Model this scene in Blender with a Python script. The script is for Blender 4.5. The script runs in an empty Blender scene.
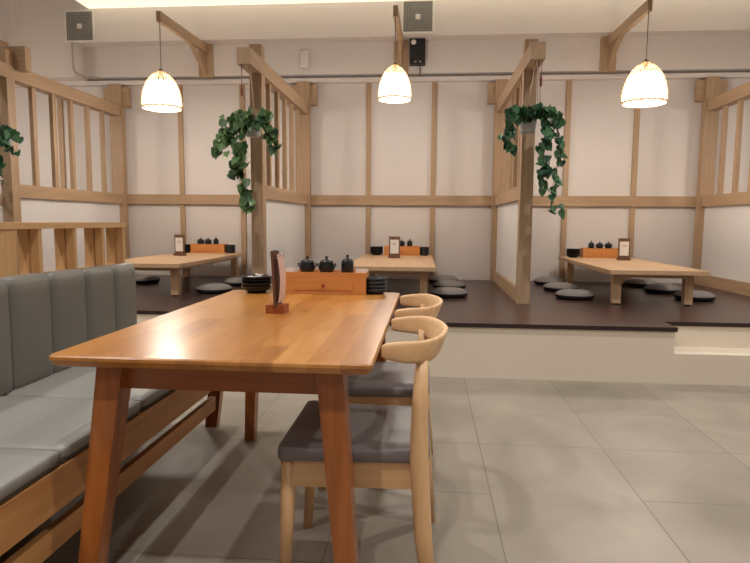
import bpy, bmesh, math, random
from mathutils import Vector, Matrix, Euler
S = bpy.context.scene
COL = S.collection
PI = math.pi
random.seed(7)

# ------------------------------------------------------------------ materials
def new_mat(name):
    m = bpy.data.materials.new(name); m.use_nodes = True
    nt = m.node_tree; b = nt.nodes['Principled BSDF']
    return m, nt, b
def srgb(r, g, b):
    f = lambda c: (c/255/12.92) if c/255 <= .04045 else ((c/255+.055)/1.055)**2.4
    return (f(r), f(g), f(b), 1)
def plain(name, c, rough=.5, noise=0, nscale=8, metal=0, bump=0, bscale=200, emit=None, estr=0, coat=0, spec=None):
    m, nt, b = new_mat(name)
    b.inputs['Base Color'].default_value = c
    b.inputs['Roughness'].default_value = rough
    b.inputs['Metallic'].default_value = metal
    if spec is not None: b.inputs['Specular IOR Level'].default_value = spec
    b.inputs['Coat Weight'].default_value = coat
    tc = nt.nodes.new('ShaderNodeTexCoord')
    if noise:
        n = nt.nodes.new('ShaderNodeTexNoise'); n.inputs['Scale'].default_value = nscale; n.inputs['Detail'].default_value = 4
        nt.links.new(tc.outputs['Object'], n.inputs['Vector'])
        mx = nt.nodes.new('ShaderNodeMix'); mx.data_type = 'RGBA'
        mx.inputs['A'].default_value = tuple(x*(1-noise) for x in c[:3])+(1,)
        mx.inputs['B'].default_value = tuple(min(1, x*(1+noise)) for x in c[:3])+(1,)
        nt.links.new(n.outputs['Fac'], mx.inputs['Factor']); nt.links.new(mx.outputs['Result'], b.inputs['Base Color'])
    if bump:
        n2 = nt.nodes.new('ShaderNodeTexNoise'); n2.inputs['Scale'].default_value = bscale
        nt.links.new(tc.outputs['Object'], n2.inputs['Vector'])
        bp = nt.nodes.new('ShaderNodeBump'); bp.inputs['Strength'].default_value = bump; bp.inputs['Distance'].default_value = .002
        nt.links.new(n2.outputs['Fac'], bp.inputs['Height']); nt.links.new(bp.outputs['Normal'], b.inputs['Normal'])
    if emit:
        b.inputs['Emission Color'].default_value = emit; b.inputs['Emission Strength'].default_value = estr
    return m
def wood(name, c1, c2, axis='Y', rough=.45, scale=6, coat=0, seed=0):
    m, nt, b = new_mat(name)
    tc = nt.nodes.new('ShaderNodeTexCoord'); mp = nt.nodes.new('ShaderNodeMapping')
    sc = [scale*6]*3; sc['XYZ'.index(axis)] = scale*.35
    mp.inputs['Scale'].default_value = sc; mp.inputs['Location'].default_value = (seed, seed*2, seed)
    nt.links.new(tc.outputs['Object'], mp.inputs['Vector'])
    n = nt.nodes.new('ShaderNodeTexNoise'); n.inputs['Scale'].default_value = 1; n.inputs['Detail'].default_value = 6; n.inputs['Distortion'].default_value = .6
    nt.links.new(mp.outputs['Vector'], n.inputs['Vector'])
    cr = nt.nodes.new('ShaderNodeValToRGB')
    cr.color_ramp.elements[0].position = .3; cr.color_ramp.elements[0].color = c1
    cr.color_ramp.elements[1].position = .7; cr.color_ramp.elements[1].color = c2
    nt.links.new(n.outputs['Fac'], cr.inputs['Fac']); nt.links.new(cr.outputs['Color'], b.inputs['Base Color'])
    b.inputs['Roughness'].default_value = rough; b.inputs['Coat Weight'].default_value = coat; b.inputs['Coat Roughness'].default_value = .2
    return m
OAK = {a: wood('pale_oak_'+a, srgb(173, 143, 112), srgb(188, 158, 127), a, .55, 5, seed=i) for i, a in enumerate('XYZ')}
CHW = {a: wood('chair_ash_'+a, srgb(214, 168, 118), srgb(229, 187, 140), a, .38, 5, seed=i+3) for i, a in enumerate('XYZ')}
BEN = {a: wood('bench_oak_'+a, srgb(184, 128, 74), srgb(204, 150, 94), a, .5, 5, seed=i+5) for i, a in enumerate('XYZ')}
SCR = {a: wood('screen_pale_oak_'+a, srgb(202, 160, 110), srgb(216, 176, 126), a, .5, 5, seed=i+15) for i, a in enumerate('XYZ')}
TEAK = {a: wood('acacia_'+a, srgb(134, 72, 30), srgb(174, 102, 46), a, .3, 4, .2, seed=i+8) for i, a in enumerate('XYZ')}
LOW = {a: wood('low_table_oak_'+a, srgb(204, 166, 128), srgb(216, 180, 142), a, .45, 5, seed=i+12) for i, a in enumerate('XYZ')}
DARKW = wood('dark_walnut', srgb(84, 52, 40), srgb(104, 66, 50), 'Z', .5, 8)
MENUW = wood('menu_walnut', srgb(104, 70, 52), srgb(124, 86, 66), 'Z', .5, 8)
BOXW = wood('amber_pine', srgb(206, 134, 70), srgb(218, 148, 82), 'X', .45, 8)
BASEW = wood('reddish_holder_wood', srgb(138, 66, 34), srgb(160, 82, 44), 'X', .35, 12)

def table_mat():
    m, nt, b = new_mat('laminated_acacia_top')
    N = nt.nodes.new; L = nt.links.new
    tc = N('ShaderNodeTexCoord'); sp = N('ShaderNodeSeparateXYZ'); L(tc.outputs['Object'], sp.inputs[0])
    def math_(op, a, bb=None, c=None):
        n = N('ShaderNodeMath'); n.operation = op
        for i, v in enumerate((a, bb, c)):
            if v is None: continue
            if isinstance(v, (int, float)): n.inputs[i].default_value = v
            else: L(v, n.inputs[i])
        return n.outputs[0]
    sx = math_('FLOOR', math_('MULTIPLY', sp.outputs[0], 1/.088))
    wn = N('ShaderNodeTexWhiteNoise'); wn.noise_dimensions = '1D'; L(sx, wn.inputs['W'])
    sy = math_('FLOOR', math_('ADD', math_('MULTIPLY', sp.outputs[1], 1/.8), math_('MULTIPLY', wn.outputs['Value'], 5)))
    cb = N('ShaderNodeCombineXYZ'); L(sx, cb.inputs[0]); L(sy, cb.inputs[1])
    w2 = N('ShaderNodeTexWhiteNoise'); w2.noise_dimensions = '3D'; L(cb.outputs[0], w2.inputs['Vector'])
    mp = N('ShaderNodeMapping'); mp.inputs['Scale'].default_value = (26, 2.2, 26); L(tc.outputs['Object'], mp.inputs['Vector'])
    off = N('ShaderNodeVectorMath'); off.operation = 'ADD'; L(mp.outputs[0], off.inputs[0])
    sc = N('ShaderNodeVectorMath'); sc.operation = 'SCALE'; L(w2.outputs['Color'], sc.inputs[0]); sc.inputs['Scale'].default_value = 20
    L(sc.outputs[0], off.inputs[1])
    n = N('ShaderNodeTexNoise'); n.inputs['Scale'].default_value = 1; n.inputs['Detail'].default_value = 5; n.inputs['Distortion'].default_value = 1.2
    L(off.outputs[0], n.inputs['Vector'])
    f = math_('ADD', math_('MULTIPLY', w2.outputs['Value'], .45), math_('MULTIPLY', n.outputs['Fac'], .6))
    cr = N('ShaderNodeValToRGB'); e = cr.color_ramp.elements
    e[0].position = .12; e[0].color = srgb(148, 92, 38)
    e[1].position = .9; e[1].color = srgb(208, 148, 78)
    k = cr.color_ramp.elements.new(.5); k.color = srgb(184, 120, 52)
    L(f, cr.inputs['Fac']); L(cr.outputs['Color'], b.inputs['Base Color'])
    b.inputs['Roughness'].default_value = .3
    b.inputs['Coat Weight'].default_value = .35; b.inputs['Coat Roughness'].default_value = .2
    return m
TOPM = table_mat()

def floor_mat():
    m, nt, b = new_mat('grey_cement_tile')
    N = nt.nodes.new; L = nt.links.new
    tc = N('ShaderNodeTexCoord'); sp = N('ShaderNodeSeparateXYZ'); L(tc.outputs['Object'], sp.inputs[0])
    def M(op, a, bb=None):
        n = N('ShaderNodeMath'); n.operation = op
        for i, v in enumerate((a, bb)):
            if v is None: continue
            if isinstance(v, (int, float)): n.inputs[i].default_value = v
            else: L(v, n.inputs[i])
        return n.outputs[0]
    def line(v, off, per, w):
        t = M('FRACT', M('MULTIPLY', M('SUBTRACT', v, off-w/2), 1/per))
        return M('LESS_THAN', t, w/per)
    xl = line(sp.outputs[0], .275, .605, .0045)
    col = M('FLOOR', M('MULTIPLY', M('SUBTRACT', sp.outputs[0], .275), 1/.605))
    odd = M('GREATER_THAN', M('FRACT', M('MULTIPLY', col, .5)), .25)
    y1 = line(sp.outputs[1], 2.975, 1.13, .0045)
    y2 = M('MULTIPLY', line(sp.outputs[1], 2.41, 1.13, .0045), odd)
    g = M('MAXIMUM', xl, M('MAXIMUM', y1, y2))
    n1 = N('ShaderNodeTexNoise'); n1.inputs['Scale'].default_value = 1.6; n1.inputs['Detail'].default_value = 6; n1.inputs['Distortion'].default_value = .8
    L(tc.outputs['Object'], n1.inputs['Vector'])
    wn = N('ShaderNodeTexWhiteNoise'); wn.noise_dimensions = '1D'; L(col, wn.inputs['W'])
    f = M('ADD', n1.outputs['Fac'], M('MULTIPLY', wn.outputs['Value'], .12))
    cr = N('ShaderNodeValToRGB'); e = cr.color_ramp.elements
    e[0].position = .34; e[0].color = srgb(136, 127, 114); e[1].position = .74; e[1].color = srgb(162, 152, 138)
    L(f, cr.inputs['Fac'])
    mx = N('ShaderNodeMix'); mx.data_type = 'RGBA'; L(g, mx.inputs['Factor']); L(cr.outputs['Color'], mx.inputs['A']); mx.inputs['B'].default_value = srgb(112, 103, 94)
    L(mx.outputs['Result'], b.inputs['Base Color'])
    b.inputs['Roughness'].default_value = .42
    n3 = N('ShaderNodeTexNoise'); n3.inputs['Scale'].default_value = 4; L(tc.outputs['Object'], n3.inputs['Vector'])
    L(M('ADD', M('MULTIPLY', n3.outputs['Fac'], .2), .34), b.inputs['Roughness'])
    return m
FLOORM = floor_mat()
WALL = plain('warm_white_plaster', srgb(226, 218, 213), .85, .02, 2)
PANEL = plain('partition_white_board', srgb(232, 228, 226), .6, .015, 2)
RISER = plain('riser_cream_paint', srgb(232, 219, 200), .7, .03, 3)
CEIL = plain('ceiling_paint', srgb(232, 227, 222), .9, .01, 2)
def deck_mat():
    m, nt, b = new_mat('dark_brown_laminate')
    N = nt.nodes.new; L = nt.links.new
    tc = N('ShaderNodeTexCoord'); mp = N('ShaderNodeMapping'); mp.inputs['Scale'].default_value = (1, 1, 1); L(tc.outputs['Object'], mp.inputs['Vector'])
    br = N('ShaderNodeTexBrick'); br.inputs['Scale'].default_value = 1; br.inputs['Brick Width'].default_value = 1.2; br.inputs['Row Height'].default_value = .19
    br.inputs['Mortar Size'].default_value = .0025; br.inputs['Color1'].default_value = srgb(72, 50, 45); br.inputs['Color2'].default_value = srgb(82, 58, 51); br.inputs['Mortar'].default_value = srgb(56, 40, 36)
    L(mp.outputs[0], br.inputs['Vector'])
    n = N('ShaderNodeTexNoise'); n.inputs['Scale'].default_value = 3; n.inputs['Detail'].default_value = 5
    m2 = N('ShaderNodeMapping'); m2.inputs['Scale'].default_value = (2, 20, 2); L(tc.outputs['Object'], m2.inputs['Vector']); L(m2.outputs[0], n.inputs['Vector'])
    mx = N('ShaderNodeMix'); mx.data_type = 'RGBA'; mx.blend_type = 'MULTIPLY'; mx.inputs['Factor'].default_value = .35
    L(br.outputs['Color'], mx.inputs['A']); L(n.outputs['Color'], mx.inputs['B']); L(mx.outputs['Result'], b.inputs['Base Color'])
    b.inputs['Roughness'].default_value = .3
    return m
DECK = deck_mat()
NOSE = plain('dark_nosing', srgb(44, 26, 24), .5)
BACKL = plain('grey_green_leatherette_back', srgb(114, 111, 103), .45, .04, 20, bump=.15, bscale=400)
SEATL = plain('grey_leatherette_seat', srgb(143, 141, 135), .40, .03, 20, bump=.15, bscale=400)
SHADEL = plain('shaded_leatherette_underside', srgb(74, 70, 62), .5)  # darker tone stands for the shade under the bench cushions
CHSEAT = plain('charcoal_leatherette', srgb(120, 113, 111), .40, .05, 20, bump=.2, bscale=400)
BLACK = plain('black_glaze', srgb(24, 25, 27), .3, .15, 20)
BLACKM = plain('black_melamine', srgb(20, 22, 26), .4, .1, 20)
SPEAK = plain('speaker_black', srgb(26, 26, 29), .55)
WHITEP = plain('white_plastic', srgb(232, 228, 222), .5)
GREYP = plain('grey_grille', srgb(138, 136, 132), .6, .12, 90)
DGREY = plain('louvre_grey', srgb(158, 155, 150), .6)
PAPER = plain('white_paper', srgb(236, 230, 224), .8)
PINKP = plain('pink_printed_page', srgb(214, 180, 170), .7, .16, 60)
INK = plain('faint_ink', srgb(120, 104, 96), .8)
RED = plain('red_knob', srgb(150, 34, 24), .3)
ZAB = plain('grey_zabuton_cloth', srgb(132, 126, 122), .75, .06, 30)
ZABD = plain('black_zabuton_side', srgb(30, 27, 27), .85)
POT = plain('white_pot', srgb(205, 208, 208), .5)
STEM = plain('vine_stem_green', srgb(120, 138, 84), .6)
CORD = plain('lamp_cord', srgb(120, 100, 86), .6)
ROPE = plain('pale_rope', srgb(196, 170, 150), .8)
TASS = plain('red_brown_tassel', srgb(128, 66, 56), .7)
GREYPIPE = plain('painted_conduit', srgb(186, 172, 160), .7)
METAL = plain('steel', srgb(190, 190, 190), .3, metal=1)
RUB = plain('black_foot', srgb(20, 20, 20), .7)
WEAVE = plain('cream_woven_cane', srgb(214, 178, 130), .6, emit=srgb(255, 222, 170), estr=.12)
GLOW = plain('glowing_shade_lining', srgb(250, 242, 224), .6, emit=srgb(255, 248, 232), estr=3.2)
STRIP = plain('lit_cove_diffuser', srgb(250, 244, 226), .6, emit=srgb(255, 244, 218), estr=.5)
DOWN = plain('lit_downlight', srgb(250, 244, 226), .6, emit=srgb(255, 244, 228), estr=8)
def leaf_mat(name, a, b_):
    m, nt, b = new_mat(name)
    N = nt.nodes.new; L = nt.links.new
    g = N('ShaderNodeNewGeometry'); cr = N('ShaderNodeValToRGB'); cr.color_ramp.elements[0].color = a; cr.color_ramp.elements[1].color = b_
    L(g.outputs['Random Per Island'], cr.inputs['Fac']); L(cr.outputs['Color'], b.inputs['Base Color']); b.inputs['Roughness'].default_value = .45
    b.inputs['Subsurface Weight'].default_value = 0
    return m
LEAFA = leaf_mat('ivy_leaf', srgb(36, 74, 44), srgb(122, 156, 100))
LEAFB = leaf_mat('deep_ivy_leaf', srgb(20, 62, 48), srgb(84, 132, 88))

# ------------------------------------------------------------------ mesh helpers
class MB:
    def __init__(s): s.bm = bmesh.new(); s.smooth = False
    def hexa(s, P, mi=0):
        v = [s.bm.verts.new(p) for p in P]
        for f in ((0,3,2,1),(4,5,6,7),(0,1,5,4),(1,2,6,5),(2,3,7,6),(3,0,4,7)):
            s.bm.faces.new([v[i] for i in f]).material_index = mi
        return s
    def box(s, x0, x1, y0, y1, z0, z1, mi=0):
        return s.hexa([(x0,y0,z0),(x1,y0,z0),(x1,y1,z0),(x0,y1,z0),(x0,y0,z1),(x1,y0,z1),(x1,y1,z1),(x0,y1,z1)], mi)
    def bar(s, A, B, wa, wb, up=(0,0,1)):
        # tapered rectangular bar from A to B; wa, wb = (width, depth)
        A, B = Vector(A), Vector(B); d = (B-A).normalized(); u = Vector(up)
        r = d.cross(u).normalized(); t = r.cross(d).normalized()
        P = []
        for p, w in ((A, wa), (B, wb)):
            for a, b in ((-1,-1),(1,-1),(1,1),(-1,1)): P.append(p + r*a*w[0]/2 + t*b*w[1]/2)
        return s.hexa(P)
    def tube(s, pts, rad, n=10, cap=True):
        pts = [Vector(p) for p in pts]
        if isinstance(rad, (int, float)): rad = [rad]*len(pts)
        rings = []; prev = None
        for i, p in enumerate(pts):
            d = (pts[min(i+1, len(pts)-1)] - pts[max(i-1, 0)]).normalized()
            if prev is None:
                u = Vector((0,0,1)) if abs(d.z) < .9 else Vector((1,0,0)); r = d.cross(u).normalized()
            else:
                r = (prev - d*prev.dot(d)).normalized()
            prev = r; t = d.cross(r)
            rr = rad[i] if not isinstance(rad[i], tuple) else rad[i]
            a, b = (rr, rr) if not isinstance(rr, tuple) else rr
            rings.append([s.bm.verts.new(p + r*math.cos(2*PI*k/n)*a + t*math.sin(2*PI*k/n)*b) for k in range(n)])
        for A, B in zip(rings, rings[1:]):
            for k in range(n):
                f = s.bm.faces.new((A[k], A[(k+1)%n], B[(k+1)%n], B[k])); f.smooth = True
        if cap:
            s.bm.faces.new(rings[0][::-1]); s.bm.faces.new(rings[-1])
        return s
    def lathe(s, prof, c=(0,0,0), n=24, mi=0, close=False):
        rings = []
        for r, z in prof:
            if r < 1e-5: rings.append([s.bm.verts.new((c[0], c[1], c[2]+z))])
            else: rings.append([s.bm.verts.new((c[0]+r*math.cos(2*PI*k/n), c[1]+r*math.sin(2*PI*k/n), c[2]+z)) for k in range(n)])
        prs = list(zip(rings, rings[1:]))
        if close: prs.append((rings[-1], rings[0]))
        for A, B in prs:
            for k in range(n):
                k2 = (k+1) % n
                if len(A) == 1 and len(B) == 1: continue
                if len(A) == 1: vs = (A[0], B[k2], B[k])
                elif len(B) == 1: vs = (A[k], A[k2], B[0])
                else: vs = (A[k], A[k2], B[k2], B[k])
                f = s.bm.faces.new(vs); f.smooth = True; f.material_index = mi
        return s
    def rbox(s, c, size, r, puff=(0,0,0), seg=8, shape=None):
        # rounded box with optional bulging faces
        hx, hy, hz = [a/2 for a in size]
        vs = {}
        def vert(i, j, k):
            key = (i, j, k)
            if key in vs: return vs[key]
            q = [2*t/seg-1 for t in key]
            q = [math.copysign(abs(t)**.7, t) for t in q]
            p = Vector((q[0]*hx, q[1]*hy, q[2]*hz))
            inner = Vector((max(-hx+r, min(hx-r, p.x)), max(-hy+r, min(hy-r, p.y)), max(-hz+r, min(hz-r, p.z))))
            d = p-inner
            if d.length > 1e-7: p = inner + d.normalized()*r
            fx, fy, fz = (1-q[0]**2), (1-q[1]**2), (1-q[2]**2)
            if abs(q[0]) > .99 or puff[0]: p.x += puff[0]*q[0]*fy*fz
            p.y += puff[1]*q[1]*fx*fz; p.z += puff[2]*q[2]*fx*fy
            if shape: p = shape(p, q)
            vs[key] = s.bm.verts.new(p+Vector(c)); return vs[key]
        for ax in range(3):
            for side in (0, seg):
                for a in range(seg):
                    for b in range(seg):
                        def kk(u, v):
                            t = [0,0,0]; t[ax] = side; t[(ax+1)%3] = u; t[(ax+2)%3] = v; return tuple(t)
                        q = [vert(*kk(a,b)), vert(*kk(a+1,b)), vert(*kk(a+1,b+1)), vert(*kk(a,b+1))]
                        if side == 0: q.reverse()
                        f = s.bm.faces.new(q); f.smooth = True
        return s
    def build(s, name, mats, parent=None, bevel=0, bseg=2, loc=None):
        if bevel:
            ed = [e for e in s.bm.edges if len(e.link_faces) == 2 and e.calc_face_angle(0) > .5]
            bmesh.ops.bevel(s.bm, geom=ed, offset=bevel, segments=bseg, profile=.6, affect='EDGES')
        bmesh.ops.recalc_face_normals(s.bm, faces=s.bm.faces)
        me = bpy.data.meshes.new(name); s.bm.to_mesh(me); s.bm.free()
        for m in (mats if isinstance(mats, (list, tuple)) else [mats]): me.materials.append(m)
        o = bpy.data.objects.new(name, me); COL.objects.link(o)
        if parent: o.parent = parent
        if loc: o.location = loc
        return o
def tag(o, label=None, cat=None, group=None, kind=None):
    if label: o['label'] = label
    if cat: o['category'] = cat
    if group: o['group'] = group
    if kind: o['kind'] = kind
    return o
def thing(name, label, cat, loc=(0,0,0), rz=0, group=None):
    o = bpy.data.objects.new(name, None); COL.objects.link(o)
    o.location = loc; o.rotation_euler = (0,0,rz); o.empty_display_size = .1
    return tag(o, label, cat, group)
def copy_tree(o, parent=None):
    c = o.copy(); COL.objects.link(c)
    if parent: c.parent = parent
    for ch in list(o.children): copy_tree(ch, c)
    return c
def dup(o, label, loc, rz=0, group=None):
    c = copy_tree(o); c.location = loc; c.rotation_euler = (0,0,rz); c['label'] = label
    if group: c['group'] = group
    return c
def struct(name, mb, mats, bevel=0):
    o = mb.build(name, mats, None, bevel); o['kind'] = 'structure'; return o

# ------------------------------------------------------------------ setting dimensions
YW = 7.53; ZP = .40; YP = 4.278; YR = 4.535; ZS = .2136; CZ = 3.95
XA = -3.1418; D = .7983
XP = {n: XA+n*D for n in range(-5, 12)}
XL, XR, YB = -6.6, 6.6, -3.2

struct('floor', MB().box(XL, XR, YB, YW+.1, -.1, 0), FLOORM)
struct('wall_back', MB().box(XL, XR, YW, YW+.15, 0, CZ), WALL)
struct('wall_left', MB().box(XL-.15, XL, YB, YW+.15, 0, CZ), WALL)
struct('wall_right', MB().box(XR, XR+.15, YB, YW+.15, 0, CZ), WALL)
struct('wall_front', MB().box(XL, XR, YB-.15, YB, 0, CZ), WALL)
struct('ceiling', MB().box(XL, XR, YB, YW+.15, CZ, CZ+.1), CEIL)
# bulkhead over the booths, its lower ledge and the column at the left
struct('trim_1', MB().box(-4.44, XR, 7.40, YW, 2.885, 3.26), WALL, .006)
struct('trim_20', MB().box(XL, XR, 7.20, YW, 3.255, CZ), WALL, .012)
struct('trim_21', MB().box(XL, -4.335, 7.20, YW, 2.85, 3.255), WALL, .008)
struct('trim_2', MB().box(XL, XR, 7.43, YW, 2.80, 2.85), WALL, .004)
struct('trim_3', MB().box(XL, -5.02, 7.12, 7.2, 2.85, CZ), WALL, .004)
# back wall battens and rail
k = 4
for n in range(-4, 12):
    if (n+1) % 3 == 0: continue
    struct('trim_%d' % k, MB().box(XP[n]-.031, XP[n]+.031, 7.50, YW, ZP, 2.80), OAK['Z'], .002); k += 1
struct('trim_%d' % k, MB().box(XL, XR, 7.485, YW, 1.318, 1.44), OAK['X'], .003)

# raised platform with two recessed entry steps
XN1, XN2 = 1.722, -1.15
pf = MB()
pf.box(XL, XR, YR, YW, 0, ZP-.03)
pf.box(XN2, XN1, YP, YR, 0, ZP-.03)
pf.box(XN1, XR, YP, YR, 0, ZS)
pf.box(XL, XN2, YP, YR, 0, ZS)
struct('platform', pf, RISER, .002)
dk = MB(); dk.box(XL, XR, YR-.012, YW, ZP-.03, ZP); dk.box(XN2-.01, XN1+.012, YP-.012, YR-.012, ZP-.03, ZP)
for v in dk.bm.faces: v.material_index = 1 if abs(v.calc_center_median().z-(ZP-.015)) < .01 else 0
struct('platform_floor', dk, [DECK, NOSE])

# ------------------------------------------------------------------ timber partitions
def make_partition(x):
    t = thing('room_partition', 'x', 'room divider', (x, 0, ZP), 0, 'slatted timber partitions between the booths')
    Z = lambda z: z-ZP
    hw, bw = .054, .078
    MB().box(-hw, hw, 5.36, 5.47, 0, Z(2.665)).build('front_post', OAK['Z'], t, .004)
    MB().box(-bw, bw, 7.40, 7.498, 0, Z(2.80)).build('back_post', OAK['Z'], t, .004)
    MB().box(-hw-.004, hw+.004, 5.014, 7.41, Z(2.41), Z(2.542)).build('top_beam', OAK['Y'], t, .004)
    MB().box(-hw+.004, hw-.004, 5.465, 7.41, Z(1.318), Z(1.443)).build('middle_rail', OAK['Y'], t, .003)
    MB().box(-hw+.004, hw-.004, 5.465, 7.41, 0, Z(.53)).build('bottom_rail', OAK['Y'], t, .003)
    MB().box(-.015, .015, 5.46, 7.41, Z(.52), Z(1.325)).build('infill_panel', PANEL, t)
    MB().box(-.165, .165, 7.43, 7.505, Z(2.53), Z(2.77)).build('cross_block', OAK['X'], t, .004)
    for i in range(5):
        y = 5.47+(7.40-5.47)*(i+1)/6
        MB().box(-.02, .02, y-.028, y+.028, Z(1.44), Z(2.415)).build('slat', OAK['Z'], t, .002)
    return t
P = make_partition(XP[-1])
pass
P['label'] = 'leftmost pale timber slatted partition, rising behind the bench screen'
PX = dup(P, 'pale timber slatted partition behind the left end of the dining table', (XP[2], 0, ZP))
dup(P, 'pale timber slatted partition with its full front post standing on the platform, right of the chairs', (XP[5], 0, ZP))
dup(P, 'rightmost pale timber slatted partition, cut by the right edge', (XP[8], 0, ZP))

MB().box(-.165, .165, 5.475, 5.56, 2.50-ZP, 2.72-ZP).build('cross_block', OAK['X'], P, .004)

# ------------------------------------------------------------------ low tables
def make_low_table():
    t = thing('low_table', 'x', 'table', (0,0,ZP), 0, 'low oak tables in the tatami booths')
    w, l, h = .82, 2.08, .315
    MB().box(-w/2, w/2, 0, l, h-.036, h).build('tabletop', LOW['Y'], t, .006)
    a = MB(); a.box(-w/2+.09, w/2-.09, .13, .155, h-.075, h-.034); a.box(-w/2+.09, w/2-.09, l-.155, l-.13, h-.075, h-.034)
    a.box(-w/2+.10, -w/2+.125, .15, l-.15, h-.075, h-.034); a.box(w/2-.125, w/2-.10, .15, l-.15, h-.075, h-.034)
    a.build('apron', LOW['Y'], t)
    for sx in (-1, 1):
        for y in (.17, l-.17):
            x = sx*(w/2-.105)
            g = MB().hexa([(x-.034,y-.034,.012),(x+.034,y-.034,.012),(x+.034,y+.034,.012),(x-.034,y+.034,.012),
                           (x-.036,y-.036,h-.034),(x+.036,y-.036,h-.034),(x+.036,y+.036,h-.034),(x-.036,y+.036,h-.034)]).build('leg', LOW['Z'], t, .003)
            MB().lathe([(0,0),(.022,0),(.024,.012),(0,.013)], (x, y, 0), 12).build('glide', RUB, g)
    return t
ZT = ZP+.315
lt = [(-2.675, 5.29, 0), (-.335, 5.31, .012), (1.975, 5.29, 0)]
LTN = ['left booth', 'middle booth', 'right booth']
T1 = make_low_table(); T1.location = (lt[0][0], lt[0][1], ZP)
T1['label'] = 'low pale oak table in the left booth, beyond the bench backrest'
dup(T1, 'low pale oak table in the middle booth, beyond the dining table', (lt[1][0], lt[1][1], ZP), lt[1][2])
dup(T1, 'low pale oak table in the right booth, fully visible on the platform', (lt[2][0], lt[2][1], ZP))

# ------------------------------------------------------------------ condiment boxes, jars, bowls, menus
def make_box():
    t = thing('condiment_box', 'x', 'box', (0,0,0), 0, 'amber wooden condiment boxes')
    w, d, h = .425, .15, .110
    b = MB(); b.box(-w/2, w/2, 0, d, 0, .012); b.box(-w/2, -w/2+.014, 0, d, .012, h); b.box(w/2-.014, w/2, 0, d, .012, h)
    b.box(-w/2+.014, w/2-.014, d-.012, d, .012, h); b.box(-w/2+.014, w/2-.014, 0, .010, .012, h)
    b.box(-w/2+.014, w/2-.014, .01, d-.012, h-.022, h-.012)
    b.build('body', BOXW, t, .0015)
    dr = MB().box(-.145, .145, -.005, .001, .022, .072).build('drawer', BOXW, t, .0015)
    k = MB().lathe([(0,-.012),(.006,-.011),(.008,-.006),(.005,0),(0,.001)], n=14); 
    for v in k.bm.verts: v.co = Vector((v.co.x, v.co.z-.006, v.co.y+.045))
    k.build('knob', RED, dr)
    return t
def make_jar():
    t = thing('condiment_jar', 'x', 'jar', (0,0,0), 0, 'black condiment jars')
    MB().lathe([(0,0),(.026,0),(.034,.008),(.041,.026),(.041,.036),(.034,.05),(.036,.056),(.034,.058),(.03,.052),(0,.05)], n=24).build('body', BLACK, t)
    l = MB().lathe([(.037,.058),(.036,.062),(.02,.070),(.006,.073),(.005,.077),(.009,.081),(.007,.087),(0,.088)], n=24)
    l.build('lid', BLACK, t)
    for sx in (-1, 1):
        MB().tube([(sx*.037,0,.046),(sx*.046,0,.05),(sx*.047,0,.04),(sx*.04,0,.034)], .0035, 8).build('handle', BLACK, t)
    return t
def make_tall():
    t = thing('sauce_bottle', 'x', 'jar', (0,0,0), 0, 'tall lidded black sauce pots')
    MB().lathe([(0,0),(.029,0),(.032,.004),(.032,.055),(.030,.06),(.027,.056),(0,.055)], n=24).build('body', BLACK, t)
    MB().lathe([(.031,.061),(.031,.066),(.022,.074),(.007,.078),(.005,.084),(.009,.089),(.006,.096),(0,.097)], n=24).build('lid', BLACK, t)
    return t
def make_bowl():
    t = MB().lathe([(0,.004),(.04,.004),(.042,0),(.046,0),(.048,.006),(.07,.018),(.079,.034),(.081,.036),(.076,.036),(.066,.022),(.045,.012),(0,.011)], n=32).build('bowl', BLACKM)
    return tag(t, 'x', 'bowl', group='black bowls')
def make_cup():
    t = MB().lathe([(0,.003),(.035,.003),(.037,0),(.041,0),(.044,.006),(.054,.012),(.058,.028),(.055,.028),(.05,.014),(0,.008)], n=28).build('small_bowl', BLACKM)
    return tag(t, 'x', 'bowl', group='small black bowls')
def make_menu():
    t = thing('table_menu', 'x', 'menu', (0,0,0), 0, 'upright framed table menus on the low tables')
    w, h = .122, .238
    f = MB(); f.box(-w/2, w/2, -.008, .008, .03, h); f.build('frame', MENUW, t, .002)
    MB().box(-w/2-.004, w/2+.004, -.03, .03, 0, .03).build('base', MENUW, t, .003)
    pg = MB().box(-w/2+.014, w/2-.014, -.011, -.008, .05, h-.035).build('page', PAPER, t)
    ln = MB()
    for i in range(2): ln.box(-.022, .022, -.0118, -.0108, h-.075-.014*i, h-.071-.014*i)
    ln.build('printed_lines', INK, pg)
    return t
BX = make_box(); JR = make_jar(); TL = make_tall(); BW = make_bowl(); CP = make_cup(); MN = make_menu()
first = {}
def put(src, key, label, loc, rz=0, group=None):
    if key not in first:
        first[key] = 1; src.location = loc; src.rotation_euler = (0,0,rz); src['label'] = label
        if group: src['group'] = group
        return src
    return dup(src, label, loc, rz, group)

# --- on the dining table
ZD = .75
put(BX, 'b', 'amber wooden condiment box with a red-knobbed drawer, on the dining table', (-.516, 2.95, ZD), 0)
ZJ = ZD+.10
put(JR, 'j', 'squat black jar, leftmost on the dining table condiment box', (-.612, 3.02, ZJ))
put(JR, 'j', 'squat black jar in the middle of the row on the dining table condiment box', (-.512, 3.02, ZJ))
put(TL, 't', 'tall lidded black pot, rightmost on the dining table condiment box', (-.405, 3.02, ZJ))
ORD = ['bottom', 'second', 'third', 'fourth', 'top']
for i in range(4):
    put(BW, 'w', '%s black bowl of the stack left of the dining table condiment box' % ['bottom', 'second from bottom', 'third from bottom', 'topmost'][i], (-.868, 2.99-.004*(i%2), ZD+i*.0165), 0, 'black bowls stacked left of the dining table box')
for i in range(4):
    put(CP, 'c', '%s small black bowl of the stack right of the dining table condiment box' % ['bottom', 'second from bottom', 'third from bottom', 'topmost'][i], (-.262+.002*(i%2), 3.02, ZD+i*.0185), 0, 'small black bowls right of the dining table box')
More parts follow.
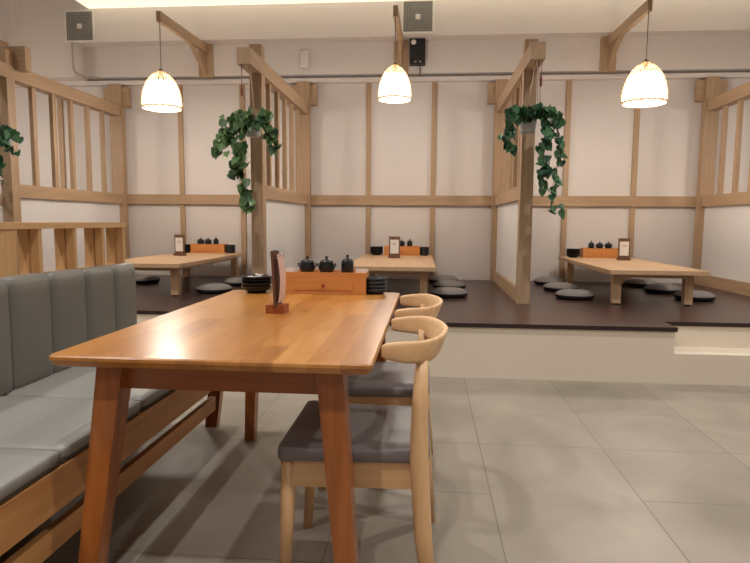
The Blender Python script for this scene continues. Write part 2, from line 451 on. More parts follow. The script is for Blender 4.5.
# chopstick rests / folded paper packets lying in the top left bowl
pk = MB()
for i in range(7):
    a = random.uniform(0, PI); cx, cy = random.uniform(-.03,.03), random.uniform(-.03,.03)
    dx, dy = math.cos(a)*.022, math.sin(a)*.022
    pk.bar((cx-dx, cy-dy, .003+i*.0024), (cx+dx, cy+dy, .003+i*.0024), (.012,.003), (.012,.003))
o = pk.build('paper_packets', PAPER, loc=(-.868, 2.985, ZD+.0495+.024)); tag(o, 'small white packets lying in the top bowl on the dining table', 'packets', kind='stuff')

for lab, x in (('small white sachets standing in the left end of the dining table condiment box', -.695), ('small white sachets standing in the right end of the dining table condiment box', -.335)):
    q = MB()
    for i in range(5): q.box(-.022+.004*i, .016+.004*i, -.03+.012*i, -.026+.012*i, 0, .029-.001*i)
    o = q.build('sachets', PAPER, loc=(x, 3.02, ZD+.099)); tag(o, lab, 'sachets', kind='stuff')
# --- menu on the dining table: dark board in a wooden foot, pages hanging from rings
t = thing('menu_stand', 'dark wood clipboard menu standing edge-on in a small wooden base on the dining table', 'menu', (-.592, 2.335, ZD), R:=math.radians(87))
MB().box(-.036, .036, -.034, .040, 0, .034).build('base', BASEW, t, .002)
bd = MB().hexa([(-.040,-.004,.024),(.040,-.004,.024),(.040,.006,.024),(-.040,.006,.024),(-.042,.006,.247),(.042,.006,.247),(.042,.016,.247),(-.042,.016,.247)]).build('board', DARKW, t, .001)
pg = MB()
N_ = 8
def pgp(i):
    s = i/N_; return (-.010-.012*math.sin(s*PI*.9), .234-.19*s)
for side in (0, 1):
    for i in range(N_):
        (y0, z0), (y1, z1) = pgp(i), pgp(i+1)
        pg.hexa([(-.037,y0,z0),(.037,y0,z0),(.037,y0+.002,z0),(-.037,y0+.002,z0),(-.037,y1,z1),(.037,y1,z1),(.037,y1+.002,z1),(-.037,y1+.002,z1)]) if side == 0 else None
p_ = pg.build('pages', PINKP, t)
for x in (-.022, .022):
    c = MB(); c.tube([(x, .004+.022*math.cos(a), .234+.016*math.sin(a)) for a in [i*PI/8 for i in range(17)]], .0015, 6, False); c.build('binder_ring', METAL, t)

# --- on the low tables
tt = ['left', 'middle', 'right']
boxes = [(-2.69, 7.14), (-.305, 7.14), (2.01, 7.15)]
for i, (bx, by) in enumerate(boxes):
    put(BX, 'b', 'amber wooden condiment box on the low table of the %s' % LTN[i], (bx, by, ZT))
    zj = ZT+.10
    order = [-.105, -.01, .09]
    for j, dx in enumerate(order):
        where = ['leftmost', 'middle', 'rightmost'][j]
        tall = (j == 2 and i < 2) or (j == 0 and i == 2)
        if tall: put(TL, 't', 'tall lidded black pot, %s on the condiment box in the %s' % (where, LTN[i]), (bx+dx, by+.07, zj))
        else: put(JR, 'j', 'squat black jar, %s on the condiment box in the %s' % (where, LTN[i]), (bx+dx, by+.07, zj))
bw_x = [-2.97, -.61, 1.69]
for i in range(3):
    for k_ in range(5):
        put(BW, 'w', '%s black bowl stacked left of the condiment box in the %s' % (['bottom', 'second from bottom', 'middle', 'fourth from bottom', 'topmost'][k_], LTN[i]),
            (bw_x[i], 7.17, ZT+k_*.0165), 0, 'black bowls stacked in the %s' % LTN[i])
for i, cx in ((0, -2.415), (1, -.04)):
    for k_ in range(5):
        put(CP, 'c', '%s small black bowl stacked right of the condiment box in the %s' % (['bottom', 'second from bottom', 'middle', 'fourth from bottom', 'topmost'][k_], LTN[i]),
            (cx, 7.20, ZT+k_*.0185), 0, 'small black bowls stacked in the %s' % LTN[i])
for i, (mx, my, r) in enumerate([(-2.785, 6.55, -.2), (-.365, 6.62, .0), (2.13, 6.75, -.05)]):
    put(MN, 'm', 'upright menu in a brown wooden frame on the low table of the %s' % LTN[i], (mx, my, ZT), r)

# ------------------------------------------------------------------ floor cushions
def make_zabuton():
    t = thing('floor_cushion', 'x', 'cushion', (0,0,ZP), 0, 'round grey floor cushions')
    R_ = .178
    MB().lathe([(0,0),(R_-.035,0),(R_-.01,.010),(R_-.001,.026),(R_,.040)], n=36).build('side_band', ZABD, t)
    MB().lathe([(R_,.040),(R_-.008,.054),(R_-.03,.067),(R_*.65,.079),(R_*.35,.084),(.03,.082),(0,.076)], n=36).build('cover', ZAB, t)
    return t
ZB = make_zabuton()
zl = [(-3.22, 6.55, 'grey round floor cushion left of the low table in the left booth', 'c'),
      (-2.12, 5.80, 'nearer grey round floor cushion right of the low table in the left booth', 'c'),
      (-2.08, 6.48, 'farther grey round floor cushion right of the low table in the left booth', 'c'),
      (.215, 5.80, 'nearest grey round floor cushion right of the middle low table', 'c'),
      (.24, 6.50, 'middle grey round floor cushion of three right of the middle low table', 'c'),
      (.19, 7.12, 'farthest grey round floor cushion right of the middle low table', 'c'),
      (1.40, 5.82, 'nearest grey round floor cushion left of the right low table', 'c'),
      (1.41, 6.48, 'middle grey round floor cushion of three left of the right low table', 'c'),
      (1.42, 7.12, 'farthest grey round floor cushion left of the right low table, by the wall', 'c'),
      (2.53, 5.90, 'nearest grey round floor cushion right of the right low table, beside its leg', 'c'),
      (2.45, 6.48, 'middle grey round floor cushion of three right of the right low table', 'c'),
      (2.44, 7.08, 'farthest grey round floor cushion right of the right low table', 'c')]
for x, y, lab, _ in zl: put(ZB, 'z', lab, (x, y, ZP))

# ------------------------------------------------------------------ wall brackets and pendant lamps
def make_bracket():
    t = thing('lamp_bracket', 'x', 'bracket', (0,7.40,2.86), 0, 'timber lamp brackets on the bulkhead')
    MB().box(-.088, .088, -.04, 0, 0, .39).build('mounting_plate', OAK['Z'], t, .003)
    MB().hexa([(-.022,-1.33,.247),(.022,-1.33,.247),(.028,-.038,.29),(-.028,-.038,.29),(-.022,-1.33,.352),(.022,-1.33,.352),(.028,-.038,.385),(-.028,-.038,.385)]).build('arm', OAK['Y'], t, .003)
    MB().bar((0,-.60,.32), (0,-.035,.05), (.036,.045), (.036,.045)).build('brace', OAK['Y'], t, .002)
    return t
BRK = make_bracket()
arms = [(-2.745, 6.08, 'left'), (-.35, 6.08, 'middle'), (2.045, 6.08, 'right')]
for i, (x, y, n) in enumerate(arms):
    put(BRK, 'k', 'timber bracket arm on the bulkhead holding the %s pendant lamp' % n, (x, 7.40, 2.86))
def shade_r(t):  # t 0 bottom .. 1 top
    return .195*(1-t**2.5)**.5*(1-.0*t) if t < 1 else 0
def make_lamp():
    t = thing('pendant_lamp', 'x', 'lamp', (0,0,0), 0, 'woven pendant lamps over the booths')
    H = .375; R0 = .2
    prof = [(R0*.95, 0), (R0*.99, .018), (R0, .05), (R0*.985, .10), (R0*.94, .155), (R0*.86, .205), (R0*.74, .26), (R0*.58, .305), (R0*.40, .34), (R0*.22, .363), (.018, H)]
    def rz(u):
        z = u*H
        for (r0, z0), (r1, z1) in zip(prof, prof[1:]):
            if z <= z1: return r0+(r1-r0)*(z-z0)/(z1-z0), z
        return prof[-1][0], H
    inner = [(r-.008, z) for r, z in prof if z < .26]+[(R0*.74-.008,.26)]
    MB().lathe(inner, n=40).build('glowing_lining', GLOW, t)
    w = MB(); ns = 22
    for s_ in (1, -1):
        for j in range(ns):
            pts = []
            for i in range(19):
                u = i/18; r, z = rz(u); a = 2*PI*j/ns+s_*u*1.5
                pts.append((r*math.cos(a), r*math.sin(a), z))
            w.tube(pts, .0032, 5, False)
    for u in (0, .03):
        r, z = rz(u); w.tube([(r*math.cos(2*PI*i/40), r*math.sin(2*PI*i/40), z) for i in range(41)], .006, 6, False)
    w.build('woven_shade', WEAVE, t)
    MB().lathe([(0,H+.02),(.02,H+.018),(.022,H),(.02,H-.06),(.016,H-.09),(0,H-.09)], n=14).build('lamp_holder', CORD, t)
    MB().lathe([(0,H-.17),(.022,H-.16),(.03,H-.135),(.024,H-.11),(.014,H-.092),(0,H-.091)], n=16).build('bulb', GLOW, t)
    MB().tube([(0,0,H+.01),(0,0,3.118-2.255)], .0045, 6).build('cord', CORD, t)
    return t
LP = make_lamp()
for i, (x, y, n) in enumerate(arms):
    zc = [2.255, 2.32, 2.262][i]
    lab = ['white glowing woven pendant lamp hanging in the left booth', 'white glowing woven pendant lamp hanging in the middle booth, beside the black speaker', 'white glowing woven pendant lamp hanging in the right booth'][i]
    sy = [6.10, 6.10, 6.10][i]
    o = put(LP, 'l', lab, (x, sy, zc-.0))
    ks = [1, .83, 1.03][i]
    if i >= 1:
        for ch in o.children:
            if ch.name.startswith('cord'): continue
            ch.scale = (ks, ks, ks*(1.08 if i == 1 else 1))
        # cord keeps its length between shade and arm
    if i > 2: continue
    ld = bpy.data.lights.new('pendant_light', 'POINT'); ld.energy = 14; ld.color = (1, .94, .88); ld.shadow_soft_size = .12
    lo = bpy.data.objects.new('pendant_light', ld); COL.objects.link(lo); lo.location = (x, sy, zc-.08)

# ------------------------------------------------------------------ fittings on the wall
def make_vent():
    t = thing('air_vent', 'x', 'vent', (0,0,0), 0, 'square air vents high on the wall')
    w = .192
    f = MB(); f.box(-w,-w+.025,-.02,0,-w,w); f.box(w-.025,w,-.02,0,-w,w); f.box(-w+.025,w-.025,-.02,0,-w,-w+.025); f.box(-w+.025,w-.025,-.02,0,w-.025,w)
    f.build('frame', WHITEP, t, .003)
    MB().box(-w+.02, w-.02, -.008, 0, -w+.02, w-.02).build('backing', GREYP, t)
    l = MB()
    for i in range(4):
        a = .05+.032*i
        if a > w-.026: break
        for (x0,x1,z0,z1) in ((-a,a,a-.005,a),(-a,a,-a,-a+.005),(-a,-a+.005,-a,a),(a-.005,a,-a,a)): l.box(x0,x1,-.016,-.008,z0,z1)
    l.build('louvre', DGREY, t)
    MB().box(-.028,.028,-.02,-.008,-.028,.028).build('centre_plate', WHITEP, t, .002)
    return t
VT = make_vent()
put(VT, 'v', 'square grey air vent at the top left, above the left lamp bracket', (-4.241, 7.2, 3.441))
put(VT, 'v', 'square grey air vent at the top middle, above the black speaker', (-0.154, 7.2, 3.465))
t = thing('wall_speaker', 'small black speaker box on the bulkhead beside the middle lamp', 'speaker', (-.158, 7.40, 2.965))
MB().box(-.092, .092, -.12, 0, 0, .285).build('cabinet', SPEAK, t, .012)
s_ = MB(); s_.lathe([(0,-.004),(.026,-.003),(.03,0)], n=20)
for v in s_.bm.verts: v.co = Vector((v.co.x-.045, v.co.z-.121, v.co.y+.245))
s_.build('white_badge', WHITEP, t)
g_ = MB()
for dx in (-.022, .035): g_.box(dx-.014, dx+.014, -.128, -.118, .012, .03)
g_.build('mounting_clip', METAL, t, .002)
MB().tube([(.03,-.02,0),(.035,-.012,-.05),(.03,-.01,-.112)], .006, 8).build('cable', SPEAK, t)
t = thing('wall_sensor', 'small white wall device on the bulkhead, right of the partition beam', 'sensor', (-1.52, 7.40, 2.955))
MB().rbox((0,-.022,.11), (.10,.044,.21), .02, seg=6).build('housing', WHITEP, t)
for z in (.15, .08): MB().rbox((0,-.046,z), (.012,.006,.016), .002, seg=4).build('indicator', DGREY, t)
MB().rbox((0,-.04,.02), (.075,.06,.035), .015, seg=6).build('bottom_cap', WHITEP, t)
o = MB().tube([(-4.335,7.18,3.25),(-4.335,7.18,2.95),(-4.32,7.2,2.90),(-4.28,7.33,2.872),(-4.10,7.405,2.872)], .012, 10).build('conduit_pipe', GREYPIPE); tag(o, 'thin painted conduit running down the wall left of the bulkhead', 'pipe')
# ceiling lights
t = thing('strip_light', 'long warm cove light running along the top above the bulkhead', 'ceiling light', (0, 0, 3.645))
MB().box(-4.12, 5.6, 6.86, 7.19, .0, .06).build('diffuser', STRIP, t)
MB().box(-4.15, 5.63, 6.83, 7.195, .06, .305).build('housing', WHITEP, t)

# ------------------------------------------------------------------ hanging plants
def heart(bm, c, size, nrm, up):
    n = Vector(nrm).normalized(); u = (Vector(up)-n*Vector(up).dot(n))
    if u.length < 1e-4: u = n.orthogonal()
    u.normalize(); r = n.cross(u)
    out = [(0,.42),(.22,.56),(.46,.42),(.52,.10),(.36,-.26),(0,-.72),(-.36,-.26),(-.52,.10),(-.46,.42),(-.22,.56)]
    mid = [(0,.38,0),(0,.0,-.10),(0,-.40,-.05)]
    vo = [bm.verts.new(Vector(c)+(r*x+u*y)*size+n*size*(.10*abs(x)*2-.06*y*y)) for x, y in out]
    vm = [bm.verts.new(Vector(c)+(r*x+u*y+n*z)*size) for x, y, z in mid]
    F = [(0,1,'a'),(1,2,'a'),(2,'b','a'),(2,3,'b'),(3,4,'b'),(4,'c','b'),(4,5,'c'),(5,6,'c'),(6,'b','c'),(6,7,'b'),(7,8,'b'),(8,'a','b'),(8,9,'a'),(9,0,'a')]
    g = lambda k: vm['abc'.index(k)] if isinstance(k, str) else vo[k]
    for f in F:
        bm.faces.new([g(k) for k in f]).smooth = True
def make_plant(lab, base, vines, mat, seed, leafsize, cords, potc=(0,0)):
    rnd = random.Random(seed)
    t = thing('hanging_ivy', lab, 'plant', base, 0, 'artificial ivy hanging from the partition beams')
    MB().lathe([(0,-.08),(.055,-.08),(.062,-.07),(.082,.06),(.088,.062),(.088,.07),(.078,.07),(.074,.05),(0,.045)], (potc[0],0,potc[1]), 24).build('pot', POT, t)
    F = MB(); St = MB()
    for pts, nl, spread in vines:
        pts = [Vector(p) for p in pts]; seg = []
        for a, b in zip(pts, pts[1:]):
            for i in range(6): seg.append(a.lerp(b, i/6))
        seg.append(pts[-1])
        seg = [p+Vector((rnd.uniform(-.006,.006), rnd.uniform(-.01,.01), 0)) for p in seg]
        St.tube(seg, .0028, 5)
        nl = int(nl*1.7)
        for i in range(nl):
            p = seg[min(len(seg)-1, int((i+rnd.random())*len(seg)/nl))]
            off = Vector((rnd.gauss(0, spread), rnd.gauss(0, spread*.8), rnd.gauss(0, spread*.55)))
            c = p+off
            St.tube([p, p.lerp(c, .5)+Vector((0,0,.008)), c], .0014, 4)
            nr = Vector((rnd.uniform(-.9,.9), -1+rnd.uniform(-.2,.9), rnd.uniform(-.2,.9)))
            heart(F.bm, c, leafsize*rnd.uniform(.65, 1.2), nr, (rnd.uniform(-.7,.7), rnd.uniform(-.3,.3), 1))
    St.build('vines', STEM, t)
    me = bpy.data.meshes.new('leaves'); F.bm.to_mesh(me); F.bm.free(); me.materials.append(mat)
    o = bpy.data.objects.new('leaves', me); COL.objects.link(o); o.parent = t
    for c in cords: MB().tube(c, .004, 6).build('hanging_cord', ROPE, t)
    return t
k_ = .0085
def V(px, py, y=0, ox=0, oy=0): return ((px-ox)*k_, y, -(py-oy)*k_)
# left-middle plant, about pixel (247,122)
def vs(ox, oy, L):
    return [([V(a, b, y, ox, oy) for a, b, y in pts], n, s) for pts, n, s in L]
p1 = vs(247, 122, [
    ([(247,120,-.05),(236,112,-.08),(226,118,-.1)], 16, .035), ([(247,120,-.08),(252,112,-.14),(256,122,-.15)], 13, .035),
    ([(250,120,0),(262,112,-.1),(266,124,-.12),(268,138,-.12)], 15, .03), ([(262,116,-.1),(272,132,-.12),(275,150,-.12)], 9, .022),
    ([(240,118,-.1),(226,128,-.12),(217,142,-.12),(214,152,-.12)], 17, .028), ([(240,118,-.1),(230,134,-.13),(234,150,-.13)], 13, .032),
    ([(244,124,-.1),(240,142,-.13),(238,158,-.13),(234,172,-.12)], 17, .027), ([(242,150,-.12),(241,172,-.12),(243,190,-.12),(245,208,-.12)], 15, .022),
    ([(236,160,-.12),(232,172,-.12)], 5, .02), ([(241,182,-.12),(248,196,-.12),(246,206,-.12)], 6, .018)])
pb = (-1.528+.01, 5.17, 1.915)
c1 = [[(.0,-.05,.50),(.03,-.06,.05)], [(-.035,-.05,.50),(-.07,-.05,.26),(-.05,-.06,.05)], [(.06,-.05,.50),(.095,-.05,.05)]]
make_plant('green ivy hanging on the middle-left partition post, trailing straight down', (-1.53, 5.17, 1.915), p1, LEAFA , 3, .074, [[(-.05,-.10,.505),(-.06,-.10,.03)], [(.02,-.10,.50),(.06,-.10,.03)], [(-.055,-.11,.03),(-.052,-.11,-.40),(-.05,-.11,-.76)]], (.01,0))
p2 = vs(536, 122, [
    ([(534,116,-.08),(524,107,-.1),(513,112,-.12)], 15, .03), ([(526,112,-.12),(512,120,-.13),(512,134,-.13)], 17, .024),
    ([(516,124,-.13),(513,138,-.13),(517,146,-.13)], 10, .02), ([(536,114,-.1),(534,107,-.12),(544,108,-.13)], 14, .024),
    ([(540,114,-.1),(552,110,-.13),(560,122,-.13)], 18, .026), ([(546,118,-.12),(550,132,-.13),(545,146,-.13)], 12, .02),
    ([(556,118,-.12),(560,138,-.13),(560,158,-.13)], 10, .02), ([(550,130,-.12),(546,150,-.13),(549,166,-.13)], 11, .02),
    ([(548,158,-.12),(544,172,-.13),(548,186,-.13)], 8, .022), ([(560,150,-.13),(556,172,-.13),(556,186,-.13)], 7, .02),
    ([(556,186,-.13),(557,196,-.13),(560,204,-.13)], 3, .018), ([(552,204,-.13),(562,206,-.13)], 2, .01)])
make_plant('dark green ivy spilling from a white pot on the post right of the middle booth', (.84, 5.17, 1.905), p2, LEAFB, 11, .068, [[(.0,-.10,.505),(-.06,-.10,.05)], [(.02,-.10,.50),(.03,-.10,.05)], [(.03,-.10,.50),(.055,-.10,.05)]], (-.03,.03))
p0 = vs(-2, 130, [
    ([(-2,128,-.1),(8,124,-.12),(18,136,-.13)], 20, .035), ([(-2,130,-.1),(8,138,-.13),(18,147,-.13)], 16, .03),
    ([(-6,126,-.1),(-18,134,-.13),(-26,150,-.13)], 20, .035), ([(-4,134,-.1),(-2,156,-.13),(0,186,-.13)], 20, .025), ([(-2,128,-.1),(-6,120,-.12)], 12, .04)])
make_plant('green ivy on the leftmost partition post, cut off by the left edge', (-3.80, 5.17, 1.85), p0, LEAFB, 5, .07, [[(.05,-.10,.59),(.05,-.10,.05)], [(-.03,-.10,.59),(-.05,-.10,.05)]])
for lab, x, y, z in (('red-brown wooden toggle on a cord above the trailing middle-left ivy', -1.575, 5.05, 2.15), ('red-brown wooden toggle on a cord above the white-potted ivy', .885, 5.05, 2.20)):
    t = thing('toggle', lab, 'toggle', (x, y, z), 0, 'wooden toggles hanging from the beam ends')
    MB().lathe([(0,0),(.008,.01),(.011,.05),(.006,.09),(0,.1)], n=10).build('bead', TASS, t)
    MB().tube([(0,0,.095),(.005,0,2.412-z)], .0025, 6).build('string', TASS, t)

# ------------------------------------------------------------------ bench
t = thing('bench', 'grey leatherette upholstered bench with a channelled backrest and wooden base on the left', 'bench', (-1.3, 1.6, 0))
O = Vector((-1.3, 1.6, 0))
def L_(x, y, z): return (x-O.x, y-O.y, z)
def bx(mb, x0, x1, y0, y1, z0, z1): return mb.box(x0-O.x, x1-O.x, y0-O.y, y1-O.y, z0, z1)
ys = [.12, .61, 1.10, 1.59, 2.08, 2.60, 3.12]
for a, b in zip(ys, ys[1:]):
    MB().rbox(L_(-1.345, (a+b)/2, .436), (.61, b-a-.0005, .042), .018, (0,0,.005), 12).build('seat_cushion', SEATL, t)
    MB().rbox(L_(-1.34, (a+b)/2, .416), (.59, b-a-.002, .022), .008, seg=6).build('cushion_shade_band', SHADEL, t)  # dark band paints the shade below the cushion's rolled front edge
bs = [.38, .64, .89, 1.14, 1.39, 1.64, 1.89, 2.135, 2.385, 2.645, 2.90, 3.125]
for a, b in zip(bs, bs[1:]):
    top = .885+.012*(2.9-(a+b)/2)/1.0*(1 if (a+b)/2 > 1.5 else .8)
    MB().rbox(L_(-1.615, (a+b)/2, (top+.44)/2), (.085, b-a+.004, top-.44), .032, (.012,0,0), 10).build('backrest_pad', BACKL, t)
bx(MB(), -1.665, -1.63, .38, 3.10, .30, .86).build('back_board', BEN['Y'], t, .002)
bx(MB(), -1.07, -1.04, .12, 2.86, .285, .405).build('front_rail', BEN['Y'], t, .003)
bx(MB(), -1.075, -1.05, .12, 2.86, .168, .235).build('lower_rail', BEN['Y'], t, .003)
bx(MB(), -1.62, -1.60, .12, 3.06, .165, .40).build('rear_rail', BEN['Y'], t, .003)
bx(MB(), -1.60, -1.07, 2.83, 2.86, .285, .405).build('end_rail', BEN['X'], t, .003)
bx(MB(), -1.66, -1.635, .12, 2.3, .0, .299).build('shade_panel', DARKW, t, .003)  # added panel that blocks light so the space under the bench goes dark
bx(MB(), -1.63, -1.07, .12, 3.10, .39, .404).build('seat_board', DARKW, t)
for y in (.2, 1.1, 3.085):
    for sx in (0, 1):
        x = -1.105 if sx else -1.585; xf = -1.155 if sx else -1.585
        g = MB().hexa([L_(xf-.032,y-.02,0),L_(xf+.032,y-.02,0),L_(xf+.032,y+.03,0),L_(xf-.032,y+.03,0),L_(x-.035,y-.025,.39),L_(x+.035,y-.025,.39),L_(x+.035,y+.03,.39),L_(x-.035,y+.03,.39)])
        g.build('leg', TEAK['Z'], t, .003)

# screen behind the bench
t = thing('bench_screen', 'low pale wooden fin screen with a top ledge standing behind the bench backrest', 'screen', (-1.74, 2.8, 0))
O2 = Vector((-1.74, 2.8, 0))
def b2(x0, x1, y0, y1, z0, z1): return MB().box(x0-O2.x, x1-O2.x, y0-O2.y, y1-O2.y, z0, z1)
b2(-1.78, -1.672, 2.25, 3.215, 1.073, 1.100).build('top_ledge', SCR['Y'], t, .003)
b2(-1.78, -1.672, 2.25, 3.215, .845, .872).build('lower_ledge', SCR['Y'], t, .003)
for y in (2.475, 2.735, 2.985, 3.196):
    b2(-1.716, -1.678, y-.012, y+.012, .87, 1.075).build('front_fin', SCR['Z'], t, .002)
    b2(-1.772, -1.724, y-.016, y+.006, .87, 1.075).build('rear_fin', SCR['Z'], t, .002)
b2(-1.775, -1.678, 2.255, 2.32, 0, 1.075).build('post', SCR['Z'], t, .003)
b2(-1.775, -1.69, 3.17, 3.215, 0, .847).build('post', SCR['Z'], t, .003)

# ------------------------------------------------------------------ dining table
t = thing('dining_table', 'orange-brown laminated wood dining table with tapered splayed legs, in the foreground', 'table', (-.572, 2.29, 0))
O3 = Vector((-.572, 2.29, 0))
X0, X1, Y0, Y1 = -1.020, -.136, 1.500, 3.085
bm = bmesh.new(); r = .022; pts = []
for cx, cy, a0 in ((X1-r, Y0+r, -90), (X1-r, Y1-r, 0), (X0+r, Y1-r, 90), (X0+r, Y0+r, 180)):
    for i in range(7):
        a = math.radians(a0+i*15); pts.append((cx+r*math.cos(a)-O3.x, cy+r*math.sin(a)-O3.y))
def ring(z, s):
    return [bm.verts.new((x-math.copysign(min(s, abs(x)), x), y-math.copysign(min(s, abs(y)), y), z)) for x, y in pts]
rs = [ring(.718, .016), ring(.722, .008), ring(.738, 0), ring(.746, .001), ring(.75, .005)]
for A, B in zip(rs, rs[1:]):
    for i in range(len(A)): bm.faces.new((A[i], A[(i+1)%len(A)], B[(i+1)%len(A)], B[i]))
bm.faces.new(rs[0][::-1]); bm.faces.new(rs[-1])
m = MB(); m.bm.free(); m.bm = bm; m.build('tabletop', TOPM, t)
def b3(x0, x1, y0, y1, z0, z1): return MB().box(x0-O3.x, x1-O3.x, y0-O3.y, y1-O3.y, z0, z1)
b3(-.86, -.27, 1.600, 1.625, .638, .719).build('front_apron', TEAK['X'], t, .002)
b3(-.86, -.27, 2.925, 2.950, .645, .719).build('back_apron', TEAK['X'], t, .002)
b3(-.892, -.868, 1.63, 2.92, .645, .719).build('side_apron', TEAK['Y'], t, .002)
b3(-.262, -.238, 1.63, 2.92, .645, .719).build('side_apron', TEAK['Y'], t, .002)
def tleg(tx0, tx1, bx0, bx1, yt0, yt1, yb0, yb1):
    P_ = [(bx0,yb0,0),(bx1,yb0,0),(bx1,yb1,0),(bx0,yb1,0),(tx0,yt0,.719),(tx1,yt0,.719),(tx1,yt1,.719),(tx0,yt1,.719)]
    g = MB().hexa([(x-O3.x, y-O3.y, z) for x, y, z in P_]); g.build('leg', TEAK['Z'], t, .011, 3)
tleg(-.912, -.838, -.968, -.918, 1.565, 1.64, 1.49, 1.545)
tleg(-.296, -.222, -.222, -.168, 1.565, 1.645, 1.53, 1.59)
tleg(-.898, -.836, -.914, -.866, 2.905, 2.98, 2.895, 2.95)
tleg(-.288, -.212, -.232, -.176, 2.905, 2.98, 2.905, 2.955)

# ------------------------------------------------------------------ elbow chairs
def make_chair():
    t = thing('elbow_chair', 'x', 'chair', (0,0,0), 0, 'pale wood elbow chairs at the dining table')
    # local: origin at floor below seat centre, chair faces -X
    def shp(p, q):
        k = 1-.12*(q[0]+1)/2
        p = Vector((p.x, p.y*k, p.z)); 
        if q[2] > 0: p.z += .008*q[0]*q[0]*q[2] 
        return p
    MB().rbox((-.008, 0, .434), (.45,.475,.052), .024, (0,0,.006), 12, shp).build('seat_pad', CHSEAT, t)
    a = MB()
    a.box(-.195, -.165, -.19, .19, .334, .412); a.box(.165, .19, -.16, .16, .334, .412)
    a.build('cross_rail', CHW['Y'], t, .003)
    for s in (-1, 1):
        MB().hexa([(-.19,s*.20-.011,.332),(.19,s*.185-.011,.332),(.19,s*.185+.011,.332),(-.19,s*.20+.011,.332),(-.19,s*.20-.011,.412),(.19,s*.185-.011,.412),(.19,s*.185+.011,.412),(-.19,s*.20+.011,.412)]).build('side_rail', CHW['X'], t, .003)
        MB().tube([(-.222,s*.180,0),(-.210,s*.190,.22),(-.202,s*.198,.412)], [.016,.021,.023], 14).build('front_leg', CHW['Z'], t)
        MB().tube([(.225,s*.262,0),(.20,s*.243,.22),(.185,s*.230,.44),(.185,s*.220,.60),(.19,s*.205,.735)], [.019,.026,.028,.023,.018], 14).build('rear_leg', CHW['Z'], t)
    # bent arm and crest rail swept round the back: a tall section at the back, slim at the tips
    path = []; n = 40
    for i in range(n+1):
        u = i/n*2-1
        w = abs(u)
        if w > .62:
            q = (w-.62)/.38
            x = .150-.075*q; y = math.copysign(.230-.006*q, u)
        else:
            th = u/.62*PI/2
            x = .150+.094*max(0, math.cos(th))**.75; y = .230*math.sin(th)
        hh = .0215+.0135*max(0, 1-(w/.98)**3)
        zc = .749+.0*w
        tt_ = .0135
        lean = .020*max(0, 1-w*1.5)
        path.append((Vector((x, y, zc)), hh, tt_, lean))
    mb = MB(); rings = []
    for i, (p, hh, tk, ln) in enumerate(path):
        d = path[min(i+1, n)][0]-path[max(i-1, 0)][0]; d.z = 0; d.normalize()
        nrm = Vector((d.y, -d.x, 0))
        if i in (0, n): hh *= .75; tk *= .6
        ring_ = []
        for k in range(16):
            a_ = 2*PI*k/16; ca, sa = math.cos(a_), math.sin(a_)
            ca = math.copysign(abs(ca)**.6, ca); sa = math.copysign(abs(sa)**.6, sa)
            ring_.append(mb.bm.verts.new(p+nrm*ca*tk*(1-.25*sa*(hh > .03))+Vector((0,0,1))*sa*hh+nrm*ln*sa*1.0))
        rings.append(ring_)
    for A, B in zip(rings, rings[1:]):
        for k in range(16): mb.bm.faces.new((A[k], A[(k+1)%16], B[(k+1)%16], B[k])).smooth = True
    mb.bm.faces.new(rings[0]); mb.bm.faces.new(rings[-1][::-1])
    mb.build('arm_and_back_rail', CHW['X'], t)
    return t
CH = make_chair()
put(CH, 'ch', 'nearer pale wood elbow chair with charcoal seat tucked under the dining table', (-.20, 1.895, 0))
put(CH, 'ch', 'farther pale wood elbow chair with charcoal seat, behind the nearer chair', (-.20, 2.56, 0))

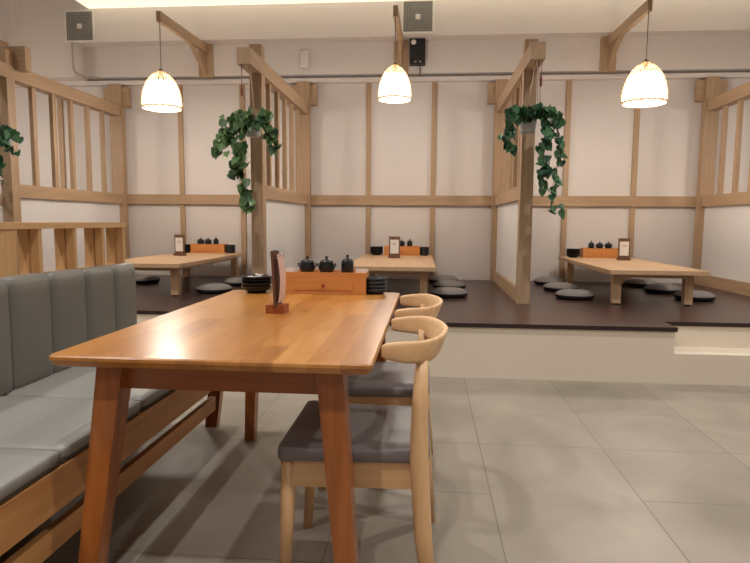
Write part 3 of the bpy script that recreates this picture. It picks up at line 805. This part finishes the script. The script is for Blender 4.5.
# ------------------------------------------------------------------ room lighting: recessed downlights over the front of the room
def make_down():
    t = thing('downlight', 'x', 'ceiling light', (0,0,0), 0, 'round downlights recessed in the ceiling')
    MB().lathe([(.075,0),(.095,-.004),(.098,-.012),(.07,-.014),(.07,-.004)], n=24, close=True).build('ring', WHITEP, t)
    MB().lathe([(0,-.006),(.071,-.006)], n=24).build('lens', DOWN, t)
    return t
DL = make_down()
spots = [(-.25, .1, 'front middle', 95), (-2.6, 1.2, 'front left', 95), (2.2, 1.2, 'front right', 95), (-1.4, 3.3, 'left, before the platform', 85), (1.6, 3.4, 'right, before the platform', 85), (-4.6, 3.4, 'far left, before the platform', 80), (4.6, 3.4, 'far right, before the platform', 80), (0, -2, 'rear', 70)]
for x, y, n, e in spots:
    put(DL, 'd', 'round lit downlight in the ceiling, %s' % n, (x, y, CZ))
    ld = bpy.data.lights.new('downlight_beam', 'SPOT'); ld.energy = e*1.0; ld.color = (1, .975, .945); ld.spot_size = math.radians(140); ld.spot_blend = .9; ld.shadow_soft_size = .05
    lo = bpy.data.objects.new('downlight_beam', ld); COL.objects.link(lo); lo.location = (x, y, CZ-.03)

for x, lab in ((-5.14, 'far left'), (4.44, 'far right')):  # extra brackets and lamps added out of view to brighten the side booths
    dup(BRK, 'timber bracket arm added out of view in the %s booth' % lab, (x, 7.40, 2.86)); dup(LP, 'woven pendant lamp added out of view to light the %s booth' % lab, (x, 6.10, 2.25))
    lo2 = bpy.data.objects.new('pendant_light', bpy.data.lights['pendant_light']); COL.objects.link(lo2); lo2.location = (x, 6.10, 2.17)
w = bpy.data.worlds.new('world'); S.world = w; w.use_nodes = True
w.node_tree.nodes['Background'].inputs[0].default_value = (1, .96, .9, 1); w.node_tree.nodes['Background'].inputs[1].default_value = .3

# ------------------------------------------------------------------ camera
f, yaw, pitch, roll, h = 600, .0871, .0996, .0075, 1.115
cy, sy = math.cos(yaw), math.sin(yaw); cp, sp = math.cos(pitch), math.sin(pitch); cr, sr = math.cos(roll), math.sin(roll)
fwd = Vector((-sy*cp, cy*cp, -sp)); right = Vector((cy, sy, 0)); up = right.cross(fwd)
r2 = right*cr+up*sr; u2 = -right*sr+up*cr
cam = bpy.data.cameras.new('camera'); cam.sensor_width = 36; cam.lens = f/750*36; cam.clip_start = .02
co = bpy.data.objects.new('camera', cam); COL.objects.link(co)
M = Matrix(((r2.x, u2.x, -fwd.x, 0), (r2.y, u2.y, -fwd.y, 0), (r2.z, u2.z, -fwd.z, h), (0,0,0,1)))
co.matrix_world = M
S.camera = co
S.view_settings.view_transform = 'Standard'; S.view_settings.look = 'None'; S.view_settings.gamma = 1; S.view_settings.exposure = .87
S.view_settings.use_curve_mapping = False
